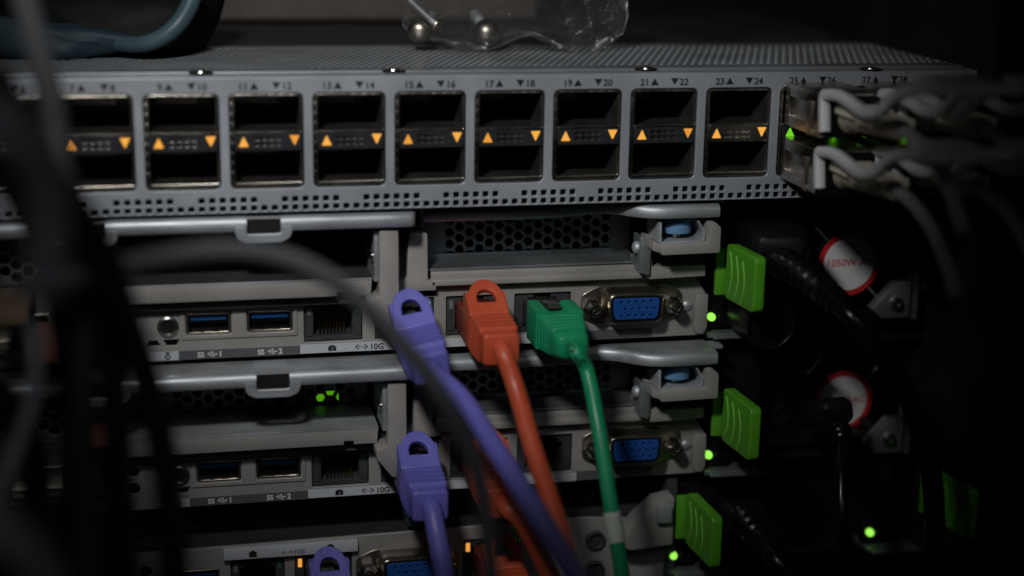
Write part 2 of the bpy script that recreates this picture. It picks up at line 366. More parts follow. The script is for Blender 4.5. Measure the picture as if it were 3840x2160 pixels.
for i in cols:
    L = Vector((i*PITCH, 0, 0))-BASE[sw.name]
    c = put('port_cage', fme, 'cage_steel', sw, L)
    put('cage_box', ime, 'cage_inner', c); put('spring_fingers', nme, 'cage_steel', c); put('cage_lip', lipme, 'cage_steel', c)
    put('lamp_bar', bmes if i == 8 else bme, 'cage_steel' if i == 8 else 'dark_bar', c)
    g = i >= 9
    put('arrow_lamp', tug if g else (tume2 if i in (0, 4, 5) else tume), 'green_arrow' if g else ('amber_dim' if i in (0, 4, 5) else 'amber_lamp'), c, (3.85, 0, 37.75))
    put('arrow_lamp', tdg if g else (tdme2 if i in (2, 7) else tdme), 'green_arrow' if g else ('amber_dim' if i in (2, 7) else 'amber_lamp'), c, (PW-2.56, 0, 38.05))
    p = MB(); x = i*PITCH
    if 2*i+7 > 0:
        p.text(str(2*i+7), x+5.4, -0.02, 52.2, 2.75, 'RIGHT', 0.07); p.text(str(2*i+8), x+14.6, -0.02, 52.2, 2.75, 'LEFT', 0.07)
        p.prism([(x+5.85, 52.25), (x+8.25, 52.25), (x+7.05, 54.25)], -0.04, 0.1); p.prism([(x+11.9, 54.25), (x+14.3, 54.25), (x+13.1, 52.25)], -0.04, 0.1)
        obj('port_numbers', p, 'ink', sw, smooth=0)

SWS = 0.9674                                          # the switch stands 14.5 mm proud of the servers
def proud(o):
    q = BASE[o.name]; o.scale = (SWS,)*3; o.location = Vector((27.1*(1-SWS)+q.x*SWS, q.y*SWS-14.5, 109.3*(1-SWS)+q.z*SWS))*MM
proud(sw)

# ================================================================== ports shared by the servers
def jack(parent, x0, x1, z0, z1, Y, leds=('lens_clear', 'lens_green'), dark=False, up_side=1):
    """network socket: housing with a stepped opening, two light windows, contact pins"""
    w_, h_ = x1-x0, z1-z0; cx = (x0+x1)/2
    a, b, c = w_*0.335, w_*0.25, w_*0.15
    op = [(cx-a, z0+h_*.13), (cx+a, z0+h_*.13), (cx+a, z0+h_*.78), (cx+b, z0+h_*.78), (cx+b, z0+h_*.87), (cx+c, z0+h_*.87), (cx+c, z0+h_*.96),
          (cx-c, z0+h_*.96), (cx-c, z0+h_*.87), (cx-b, z0+h_*.87), (cx-b, z0+h_*.78), (cx-a, z0+h_*.78)]
    m = MB(); m.plate([rrect(x0+.25, x1-.25, z0+.25, z1-.25), op], Y+0.9, 12, 0.1)
    m.box(x0+.3, x1-.3, Y+12.8, Y+13.4, z0+.3, z1-.3); m.box(x0+.5, cx-a-.4, Y+0.55, Y+1, z0+h_*.14, z0+h_*.3); m.box(cx+a+.4, x1-.5, Y+0.55, Y+1, z0+h_*.14, z0+h_*.34)
    j = obj('network_jack', m, 'jack_plastic', parent)
    p = MB()
    for k in range(8):
        xx = cx-3.6+k*1.03; p.prism_x([(Y+2, z0+h_*.15), (Y+2.4, z0+h_*.15), (Y+10, z0+h_*.5), (Y+9.6, z0+h_*.52)], xx-.2, xx+.2)
    obj('contact_pins', p, 'gold', j)
    for s, mt in ((0, leds[0]), (1, leds[1])):
        if mt:
            xx = x0+w_*.06 if s == 0 else x1-w_*.13
            q = MB(); q.box(xx, xx+w_*.07, Y+.5, Y+1.2, z0+h_*.66, z0+h_*.88); obj('jack_light', q, mt, j, bevel=.1)
    return j
def usb(parent, x0, x1, z0, z1, Y):
    m = MB(); m.plate([rrect(x0, x1, z0, z1, .3, 2), rrect(x0+.45, x1-.45, z0+.45, z1-.45, .2, 2)], Y-.25, 11, .12); m.box(x0+.3, x1-.3, Y+10.5, Y+11, z0+.3, z1-.3)
    for k in (0.12, 0.40, 0.74): m.box(x0+(x1-x0)*k, x0+(x1-x0)*(k+.16), Y+.1, Y+2.2, z0+.46, z0+.82)
    u = obj('usb_port', m, 'nickel', parent)
    l = MB(); l.plate([rrect(x0+.4, x1-.4, z0+.4, z1-.4), rrect(x0+.6, x1-.6, z0+.6, z1-.6)], Y+.8, 9, 0); l.box(x0+.5, x1-.5, Y+6, Y+6.4, z0+.5, z1-.5); obj('port_liner', l, 'black', u)
    t = MB(); t.box(x0+1.1, x1-1.1, Y+1.2, Y+10, z1-2.5, z1-1.1); obj('port_tongue', t, 'usb_blue', u, bevel=.15)
    return u
def vga(parent, cx, cz, Y):
    m = MB(); m.plate([round_poly([(cx-15.6, cz-3.4), (cx-10.4, cz-6.0), (cx+10.4, cz-6.0), (cx+15.6, cz-3.4), (cx+15.6, cz+3.6), (cx+10.4, cz+6.0), (cx-10.4, cz+6.0), (cx-15.6, cz+3.6)], 1.6), dshape(cx, cz, 13.8, 15.6, 7.8, 1.6)], Y-.9, .8, .2)
    v = obj('video_port', m, 'nickel', parent)
    s = MB(); rings = []
    for y, g in ((-.9, 2.3), (-1.6, 1.9), (-3.0, 1.3), (-5.6, 1.15), (-6.0, .85), (-6.0, .35), (-5.0, .3)):
        rings.append([(p[0], Y+y, p[1]) for p in dshape(cx, cz, 13.6+2*g, 14.8+2*g, 6.9+2*g, 1.7+g*.4, 5)])
    s.loft(rings, False); obj('port_shell', s, 'nickel', v, smooth=50)
    holes = []
    for r_, (dx, n) in enumerate(((-4.55, 5), (-3.4, 5), (-4.55, 5))):
        for k in range(n): holes.append(ngon(cx+dx+k*2.25, cz+2.05-r_*2.05, .42, 8))
    i = MB(); i.plate([dshape(cx, cz, 13.2, 14.4, 6.5, 1.4)]+holes, Y-5.75, 2.0, .12); i.box(cx-7, cx+7, Y-2.2, Y, cz-3.2, cz+3.2); obj('port_insert', i, 'vga_blue', v)
    for s_ in (-1, 1):
        q = MB(); x = cx+s_*12.5; q.lathe([(2.9, -.95), (2.9, -2.9), (2.4, -3.4), (2.2, -5.4), (1.9, -5.8), (1.15, -5.8), (1.1, -2.5), (.05, -2.5)], (x, Y, cz), 'y', 6)
        q.lathe([(2.0, -3.0), (2.0, -6.4), (1.75, -6.8), (1.2, -6.8), (1.1, -3.5), (.05, -3.5)], (x, Y, cz), 'y', 18); obj('jack_screw', q, 'chrome', v)
def usb_icon(m, x, z, Y, s):
    m.box(x, x+3.3*s, Y, Y+.05, z-.11*s, z+.11*s); m.prism([(x+3.2*s, z-.42*s), (x+4.1*s, z), (x+3.2*s, z+.42*s)], Y, Y+.05)
    m.prism([(x-.1*s, z-.1*s), (x+.9*s, z+.85*s), (x+1.9*s, z+.85*s), (x+1.9*s, z+.65*s), (x+1.0*s, z+.65*s), (x+.2*s, z-.1*s)], Y+.003, Y+.05)
    m.prism([(x+.4*s, z+.1*s), (x+1.3*s, z-.85*s), (x+2.3*s, z-.85*s), (x+2.3*s, z-.65*s), (x+1.4*s, z-.65*s), (x+.7*s, z+.1*s)], Y+.003, Y+.05)
    m.prism(ngon(x+2.1*s, z+.75*s, .34*s, 10), Y-.004, Y+.05); m.box(x+2.2*s, x+2.8*s, Y-.004, Y+.05, z-1.02*s, z-.45*s)
HX = 3.0                                             # hex mesh column pitch
def hex_plate(parent, name, x0, x1, z0, z1, Y, hx0, hx1, hz0, hz1, material, r=1.32):
    loops = [rrect(x0, x1, z0, z1)]; x = hx0; i = 0
    while x <= hx1:
        z = hz0+(1.75 if i % 2 else 0)
        while z <= hz1: loops.append(ngon(x, z, r*1.08, 6)); z += 3.5
        x += HX; i += 1
    m = MB(); m.plate(loops, Y, 1.0, .08); return obj(name, m, material, parent)

# ================================================================== the 1U servers
PY = -1.5
def server(label, dx, dz, upper):
    t = thing('rack_server', (100, PY, 0), label, 'server', 'rack servers stacked under the switch')
    B = t
    # body
    m = MB(); m.box(-75, 187, 18, 420, -24.4, -23.8); m.box(-75, 187, 100, 101, -23, 16); m.box(-75, 187, .8, 420, 16.6, 17.2); m.box(-75, -74, 18, 420, -23, 16)
    obj('chassis', m, 'chassis', t)
    # flange with rolled edge: left run with a tab and slot, right run with its wave
    def roll(m, path, drop=4.0, thick=1.0, back=1.2):
        prof = [(0, 0)]
        for k in range(6): a = R(90-15*k*1.2); prof.append((1.9*math.cos(a)-.0, -1.9+1.9*math.sin(a)))
        prof += [(1.95, -2.4), (1.8, -drop+.4), (1.5, -drop), (.9, -drop), (.75, -drop+.4), (.8, -2.4)]
        for k in range(4): a = R(25*k); prof.append((.85*math.cos(a)-.1, -1.9+.9*math.sin(a)))
        prof += [(0, -thick)]
        rings = []
        for (x, y, z) in path: rings.append([(x, y-u, z+v) for u, v in prof])
        m.loft(rings)
        for i in range(len(path)-1):
            (xa, ya, za), (xb, yb, zb) = path[i], path[i+1]
            v = [(xa, ya+.05, za), (xb, yb+.05, zb), (xb, back-3, zb), (xa, back-3, za), (xb, back, 17.3), (xa, back, 17.3)]
            v2 = [(p[0], p[1], p[2]-thick) for p in v]
            m.add(v+v2, [(0, 1, 2, 3), (3, 2, 4, 5), (9, 8, 7, 6), (11, 10, 8, 9)])
    zf = 19.6
    m = MB()
    segs = ((-72, 2.0), (12.6, 49.6), (58.8, 94.6))
    for a, b in segs:
        n = 6; path = [(a+(b-a)*k/n, -13.0, zf) for k in range(n+1)]
        if b > 90: path += [(95.4, -12.6, zf), (96.0, -11.6, zf), (96.3, -10.2, zf)]
        roll(m, path)
    for a, b in ((2.0, 12.6), (49.6, 58.8)):
        m.plate([round_poly([(a-3.2, 17.2), (a-3.2, 15.6), (a-2.6, 13.6), (a-.2, 12.4), (b+.2, 12.4), (b+2.6, 13.6), (b+3.2, 15.6), (b+3.2, 17.2), (b+.02, 17.2), (b+.02, 14.9), (a-.02, 14.9), (a-.02, 17.2)], .8, 3)], -14.95, 1.15, .3)
        m.box(a, b, -12.6, -1.8, zf-1.02, zf-.02)
    fl = obj('top_flange', m, 'zinc', t, smooth=40)
    for a, b in ((2.0, 12.6), (49.6, 58.8)): m = MB(); m.box(a+.02, b-.02, -12.2, -2.2, 13.6, 18.5); obj('slot_shade', m, 'black', fl)  # added black block, stands in for the shade inside the slot
    ctrl = [(99.5, -5.6, 18.9), (104, -5.6, 18.9), (125, -5.6, 18.9), (138, -5.4, 19.0), (146, -4.2, 19.3), (151, -4.0, 19.5), (156, -6.4, 19.6), (161, -11.0, 19.6), (165.5, -13.2, 19.6), (170, -13.9, 19.6), (178, -13.8, 19.6), (184.6, -13.6, 19.6)]
    path = [tuple(p) for p in smooth_path(ctrl, 5)]
    m = MB(); roll(m, path, 3.7); m.box(184.0, 188.8, -7.5, -2.5, 18.3, 19.3)
    obj('latch_flange', m, 'zinc', t, smooth=40)
    # lower panel with the ports
    jz0, jz1 = -20.3, -8.3
    jacks = [(65.75, 82.6), (86.2, 103.5), (107.0, 124.4), (127.4, 144.5)]
    loops = [[(12, -23.9), (186.3, -23.4), (186.3, -10.2), (182.5, -4.3), (104.2, -4.3), (104.2, -8.0), (12, -7.0)]]
    loops += [ngon(27.75, -13.95, 2.95, 24)]
    loops += [[(21.6, -19.4), (25.7, -19.4), (24.6, -17.8), (22.6, -17.8)], [(26.3, -17.7), (30.9, -17.7), (29.9, -19.5), (27.3, -19.5)]]
    loops += [ngon(13.0+2, -12.0, 1.9, 6), ngon(13.0+2, -17.2, 1.9, 6)]
    us = ((32.85, 45.1), (49.9, 62.4))
    for a, b in us: loops.append(rrect(a-.2, b+.2, -16.35, -10.25))
    for a, b in jacks: loops.append(rrect(a, b, jz0, jz1, .4, 2))
    m = MB(); m.plate(loops, PY, 1.2, .18); pn = obj('port_panel', m, 'server_paint', t)
    m = MB()
    m.plate([rrect(31.3, 63.9, -17.9, -8.6, .4, 2), rrect(32.3, 45.65, -16.7, -9.9, .4, 2), rrect(49.35, 62.9, -16.7, -9.9, .4, 2)], PY-.45, .44, .15); obj('usb_surround', m, 'server_paint', pn)
    m = MB(); m.lathe([(2.95, .2), (2.95, -.5), (2.5, -.7), (2.3, -.5), (2.2, 4), (1.2, 4.2), (.8, 2.6), (.05, 2.4)], (27.75, PY, -13.95), 'y', 28); obj('service_socket', m, 'chrome', t)
    for a, b in us: usb(t, a, b, -16.3, -10.3, PY)
    jack(t, *jacks[0], jz0, jz1, PY); jack(t, *jacks[1], jz0, jz1, PY, (None, 'jack_green')); jack(t, *jacks[2], jz0, jz1, PY, ('lens_clear', None)); jack(t, *jacks[3], jz0, jz1, PY, (None, None))
    vga(t, 163.0, -12.75, PY)
    m = MB(); m.prism([(182.6, -10.2), (186.6, -10.2), (186.6, -20.5), (185.6, -22.6), (183.2, -22.4), (182.2, -19.5)], PY-2.2, PY-.02); obj('panel_hem', m, 'server_paint', pn, bevel=.6)
    m = MB(); m.lathe([(1.5, 0), (1.5, -.5), (1.0, -.9), (.05, -1.0)], (180.6, PY, -14.0), 'y', 14); obj('rivet', m, 'zinc', pn)
    # printed strips
    def strip(x0, x1, z0, z1, mt, zs=-.003):
        s = MB(); s.add([(x0, PY-.06, z0+(x0-100)*zs*0), (x1, PY-.06, z0), (x1, PY-.06, z1), (x0, PY-.06, z1), (x0, PY-.01, z0), (x1, PY-.01, z0), (x1, PY-.01, z1), (x0, PY-.01, z1)],
              [(0, 1, 2, 3), (7, 6, 5, 4), (0, 4, 5, 1), (2, 6, 7, 3)]); return obj('label_strip', s, mt, t, smooth=0)
    s1 = strip(22.5, 30.45, -23.75, -21.15, 'strip_light')
    s2 = strip(30.5, 64.55, -23.75, -21.15, 'strip_dark')
    s3 = strip(64.6, 146.0, -23.55, -20.85, 'strip_light')
    s4 = strip(146.05, 169.9, -23.4, -20.5, 'strip_dark')
    yt = PY-.12
    p = MB(); p.plate([ngon(27.4, -22.7, .85, 14), ngon(27.4, -22.7, .52, 12)], yt, .05, 0); p.prism(ngon(27.4, -22.7, .25, 8), yt, yt+.04); p.box(27.0, 27.8, yt, yt+.04, -21.75, -21.5); p.box(26.6, 28.2, yt, yt+.04, -21.48, -21.3); obj('printing', p, 'ink', s1, smooth=0)
    p = MB()
    for x, n in ((35.6, '1'), (52.5, '2')):
        p.text('SS', x, yt, -23.2, 2.1, bold=.045); usb_icon(p, x+2.75, -22.45, yt, .72); p.text(n, x+5.9, yt, -23.2, 2.25, bold=.05)
    obj('printing', p, 'white_ink', s2, smooth=0)
    p = MB(); p.plate([[(72.6, -23.1), (74.9, -23.1), (74.9, -21.75), (74.4, -21.75), (74.4, -21.4), (73.1, -21.4), (73.1, -21.75), (72.6, -21.75)]], yt, .05, 0)
    p.text('10G', 84.6, yt, -23.15, 2.4, bold=.05)
    for s_, x in ((1, 80.3), (-1, 84.2)):
        p.prism([(x, -22.25), (x+1.0*s_, -21.45), (x+1.25*s_, -21.65), (x+.45*s_, -22.25), (x+1.25*s_, -22.85), (x+1.0*s_, -23.05)], yt, yt+.05)
    for k in range(3): p.prism(ngon(81.55+k*.7, -22.25, .2, 8), yt, yt+.05)
    obj('printing', p, 'ink', s3, smooth=0)
    p = MB(); p.text('1', 73.45, yt-.05, -22.95, 1.5); obj('printing', p, 'strip_light', s3, smooth=0)
    p = MB(); p.box(161.0, 161.25, yt, yt+.04, -22.9, -21.0); p.box(164.7, 164.95, yt, yt+.04, -22.9, -21.0); p.plate([rrect(161.8, 164.2, -22.85, -21.05, .35), rrect(162.1, 163.9, -22.55, -21.35, .25)], yt, .05, 0); obj('printing', p, 'grey_ink', s4, smooth=0)
    # left card opening: lip, side post, hex mesh (upper one is open)
    m = MB(); m.prism([(13, -5.3), (74.6, -5.3), (74.6, -4.2), (77.4, -4.2), (77.4, -5.3), (84.2, -5.3), (84.6, -.8), (13, -.4)], -8.0, -4.6); obj('card_lip', m, 'server_paint', t, bevel=.35)
    m = MB(); m.box(13, 84.6, -8.05, -7.3, -.75, -.25); obj('lip_edge', m, 'zinc', t, bevel=.12)
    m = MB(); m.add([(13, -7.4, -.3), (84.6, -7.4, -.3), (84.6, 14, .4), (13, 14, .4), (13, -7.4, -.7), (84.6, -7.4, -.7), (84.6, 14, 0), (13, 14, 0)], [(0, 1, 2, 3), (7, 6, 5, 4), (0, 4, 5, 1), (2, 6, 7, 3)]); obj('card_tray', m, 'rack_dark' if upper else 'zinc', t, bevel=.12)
    m = MB(); m.box(13, 84, -4.5, -2.0, -8.4, -5.0); obj('lip_back', m, 'chassis', t)
    if not upper:
        hex_plate(t, 'hex_mesh', 14, 84, .4, 15.5, 13, 28, 80, 2.4, 12, 'chassis')  # darker metal than the right mesh stands in for the flange's shadow
        g = MB(); g.box(69.0, 75.6, 14.6, 15.4, 0.8, 3.7); obj('glow_lamp', g, 'green_glow', t)
    else:
        g = MB(); g.box(14, 84, 26, 27, .6, 15); g.box(30, 60, 22, 26, 1, 9); g.box(66, 76, 20, 26, 1, 6); obj('card_slot', g, 'black_plastic', t, bevel=.3)
    # posts
    pl = Vector(((86.0 if upper else 86.6), 0, 0)).x
    m = MB(); m.prism([(pl, 14.4), (pl+5.4, 14.2), (pl+5.6, -11.0), (pl+5.0, -13.4), (pl+1.4, -14.4), (pl-3.2, -8.4), (pl-3.4, -5.6), (pl, -4.6)], -13.0, -4.8); obj('card_post', m, 'server_paint', t, bevel=.55)
    m = MB(); m.box(pl-1.2, pl-.02, -11, 10, -.6, 14.0); obj('post_plate', m, 'zinc', t, bevel=.2)
    q = MB(); q.lathe([(1.3, 0), (1.3, -.6), (.8, -1.0), (.05, -1.1)], (pl-1.2, -8.2, 6.2), 'x', 14); obj('post_rivet', q, 'chrome', t)
    m = MB(); m.prism([(95.6, 11.6), (101.0, 11.2), (101.2, -2.6), (103.6, -2.6), (103.6, -5.6), (92.4, -5.6), (92.4, -3.0), (95.0, -1.4)], -4.6, 1.0); obj('slot_post', m, 'server_paint', t, bevel=.5)
    m = MB(); m.box(91.6, 96, 1.0, 14, -6, 13); obj('slot_wall', m, 'chassis', t)
    # right card slot: hex mesh, zinc sheet, painted rail
    hex_plate(t, 'hex_mesh', 101.5, 166, -2.2, 15.5, 12, 110.4, 159, .8, 12.2, 'mesh_steel')
    m = MB(); m.add([(101.5, -1.5, .2), (165.4, -1.5, .4), (165.4, 11.9, .9), (101.5, 11.9, .7), (101.5, -1.5, -.4), (165.4, -1.5, -.2), (165.4, 11.9, .3), (101.5, 11.9, .1)], [(0, 1, 2, 3), (7, 6, 5, 4), (0, 4, 5, 1), (2, 6, 7, 3)]); m.box(101.5, 160.5, 11.2, 11.9, .6, 1.6); obj('slot_sheet', m, 'zinc_dull', t)
    m = MB(); m.box(102.2, 165.2, -3.4, -1.6, -2.6, -.4); m.box(102.2, 165.4, -4.6, -1.6, -4.3, -2.4); m.box(163.9, 165.6, -4.7, 4, -3.9, 1.3); obj('slot_rail', m, 'server_paint', t, bevel=.35)
    # bracket block with the thumb screw
    m = MB()
    m.prism(round_poly([(167.2, 5.3), (184.6, 5.5), (184.9, 6.2), (184.9, 13.0), (183.2, 14.6), (181.2, 14.6), (181.2, 8.6), (167.0, 8.2)], .5, 2), -16.2, -3.2)
    m.prism([(165.0, 9.3), (167.1, 9.0), (167.4, -.2), (184.0, -.2), (184.0, -3.6), (167.0, -4.0), (163.8, -2.2), (163.8, 1.2), (165.0, 2.2)], -7.2, -2.0)
    m.prism([(165.0, 9.2), (168.0, 8.0), (168.2, 5.4), (165.0, 6.4)], -14.8, -6.9)
    br = obj('bracket_block', m, 'server_paint', t, bevel=.45)
    m = MB(); m.box(167, 184, -2.4, -1.9, -.4, 5.6); obj('bracket_cavity', m, 'black', br)
    m = MB(); x0, x1 = 166.9, 181.0
    prof = [(x0, 14.5), (x0, 8.6), (x0+.5, 8.2), (x1-.9, 8.35), (x1-.1, 9.2), (x1-.1, 11.6), (x1-2.2, 14.8), (x1-2.8, 14.8), (x1-.8, 11.4), (x1-.8, 9.4), (x1-1.1, 8.95), (x0+.8, 8.8), (x0+.7, 14.5)]
    m.prism(prof, -14.2, -1.9); m.box(x0+.1, x1-1, -2.6, -2.0, 9, 14.5); obj('zinc_tray', m, 'zinc', t, bevel=.15)
    cx, cy = 173.9, -8.0; k = MB(); rings = []
    for z, r_, kn in ((10.4, 4.2, 0), (10.6, 4.4, 0), (12.5, 4.4, 0), (12.6, 4.25, 1), (15.0, 4.25, 1), (15.3, 3.9, 1)):
        rings.append([(cx+(r_+(.14 if kn and i % 2 else 0))*math.cos(2*math.pi*i/72), cy+(r_+(.14 if kn and i % 2 else 0))*math.sin(2*math.pi*i/72), z) for i in range(72)])
    k.loft(rings); ks = obj('thumb_screw', k, 'knob_blue', t)
    k = MB(); k.lathe([(.95, 8.6), (.95, 14.4)], (cx, cy, 0), 'z', 16)
    for j in range(7): k.lathe([(1.5, 8.7+j*.24), (1.65, 8.8+j*.24), (1.5, 8.92+j*.24)], (cx, cy, 0), 'z', 18)
    obj('screw_shank', k, 'chrome', ks)
    k = MB(); k.prism([(163.2, -1.6), (166.3, -2.6), (166.6, 9.0), (163.2, 9.4)], -8.6, -7.4); k.box(163.0, 163.9, -8.2, -1.5, -1.2, 9.3); obj('bracket_plate', k, 'zinc_dull', t, bevel=.5)
    k = MB(); k.lathe([(1.9, 0), (1.9, -.5), (1.5, -1.2), (.8, -1.6), (.05, -1.65)], (163.0, -6.2, 5.6), 'x', 20); obj('bracket_screw', k, 'zinc', t, smooth=60)
    # far left: another card with sockets, mostly hidden by loose cables
    hex_plate(t, 'card_mesh', -40, 11, -.5, 15.5, -2, -36, 4, 2.0, 13, 'mesh_steel', 1.5)
    m = MB(); m.plate([rrect(-42, 11.5, -23.8, -1, .4, 2), rrect(-38, -22.5, -19, -8, .3, 2), rrect(-19, -4, -19, -8, .3, 2)], -1.6, 1, .15); obj('card_bracket', m, 'chassis', t)
    for a in (-38, -19):
        m = MB(); m.plate([rrect(a, a+15, -19, -8, .3, 2), rrect(a+.6, a+14.4, -18.4, -8.6)], -4.2, 12, .12); m.box(a+.6, a+14.4, 6, 7, -18.4, -8.6); obj('transceiver_cage', m, 'cage_steel', t)
    m = MB(); m.box(2.0, 6.5, -4.4, -1.7, -17.5, -6.8); obj('card_latch', m, 'zinc_dull', t, bevel=.5)
    m = MB()
    for z in (-16, -13, -10): m.lathe([(1.1, 0), (1.1, -.7), (.5, -.75)], (0, -1.7, z), 'y', 12)
    obj('card_rivets', m, 'chrome', t)
    m = MB(); m.box(-.6, .2, -2.2, -1.6, -12.2, -11.2); obj('card_light', m, 'jack_green', t)
    t.location = Vector((100+dx, PY, dz))*MM; BASE[t.name] = Vector((100+dx, PY, dz)); return t
srvA = server('upper grey rack server under the switch, its card slot left open', -0.3, 0.0, True)
srvB = server('lower grey rack server whose hex vents glow green, one socket empty', 1.3, -44.45, False)

# ================================================================== third server (another model), half cut by the bottom edge
def third():
    t = thing('rack_server', (100, PY, -110), 'bottom rack server with amber socket lights, cut by the lower edge', 'server', 'rack servers stacked under the switch')
    zt = -80.9
    vgx, vgz = 95.4, -91.4
    js = [(42.8, 58.6, -97.8, -86.4), (61.6, 78.6, -97.6, -86.0), (112.4, 130.0, -97.0, -84.8)]
    ux = (27.0, 39.6, -96.2, -88.2)
    loops = [[(14, -126), (176.5, -126), (176.5, -82.6), (150, -80.2), (14, -81.8)]]
    loops += [rrect(*q, .4, 2) for q in js]+[rrect(*ux, .3, 2), ngon(22.2, -90.6, 1.9, 6), ngon(18.6, -87.6, 1.9, 6), ngon(18.6, -93.6, 1.9, 6), ngon(22.2, -96.6, 1.9, 6), ngon(154, -88, 3.2, 20), ngon(154, -98, 3.2, 20)]
    m = MB(); m.plate(loops, PY, 1.2, .18); pn = obj('port_panel', m, 'server_paint', t)
    m = MB(); m.box(12, 178, .2, 300, -82.9, -82.2); m.box(12, 178, 60, 61, -125, -83); obj('chassis', m, 'rack_dark', t)
    jack(t, *js[0], PY, ('lens_clear', 'lens_green')); jack(t, *js[1], PY, ('amber_jack', 'lens_green')); jack(t, *js[2], PY, ('amber_jack', 'jack_green'))
    usb(t, *ux, PY); vga(t, vgx, vgz, PY)
    s = MB(); s.box(40.8, 80.2, PY-2.2, PY-.05, -85.0, -81.6); st = obj('label_strip', s, 'strip_light', t, bevel=.3)
    p = MB(); p.text('<···>10G', 57.5, PY-2.26, -84.3, 1.9); p.plate([[(48.2, -84.4), (50.4, -84.4), (50.4, -82.8), (49.9, -82.8), (49.9, -82.4), (48.7, -82.4), (48.7, -82.8), (48.2, -82.8)]], PY-2.28, .05, 0); p.plate([ngon(72, -83.2, 1.2, 12)], PY-2.28, .05, 0); obj('printing', p, 'ink', st, smooth=0)
    for z in (-88, -98):
        m = MB(); m.lathe([(3.2, .2), (3.2, -.7), (2.6, -.9), (2.3, -.4), (2.2, 3), (.9, 3), (.7, 1), (.05, .9)], (154, PY, z), 'y', 22); obj('round_socket', m, 'chassis', t)
    m = MB(); m.prism([(160, -86), (164.6, -79), (171, -73.5), (176.6, -72.5), (176.6, -88), (164, -89), (160, -88)], -9, -2); b = obj('bracket_block', m, 'server_paint', t, bevel=.5)
    m = MB(); m.box(170.6, 175.4, -11.2, -9.02, -80, -74.4); obj('bracket_clip', m, 'zinc', t, bevel=.8)
    m = MB(); m.box(176.9, 180, -1, 40, -126, -70); obj('side_wall', m, 'chassis', t)
    m = MB(); m.prism(round_poly([(94.6, -70), (100.6, -70), (100.6, -79), (98, -80.6), (95, -78.5)], 1.2), -1.5, 14); obj('blue_latch', m, 'tube_blue', t, bevel=.5)
    return t
srvC = third()

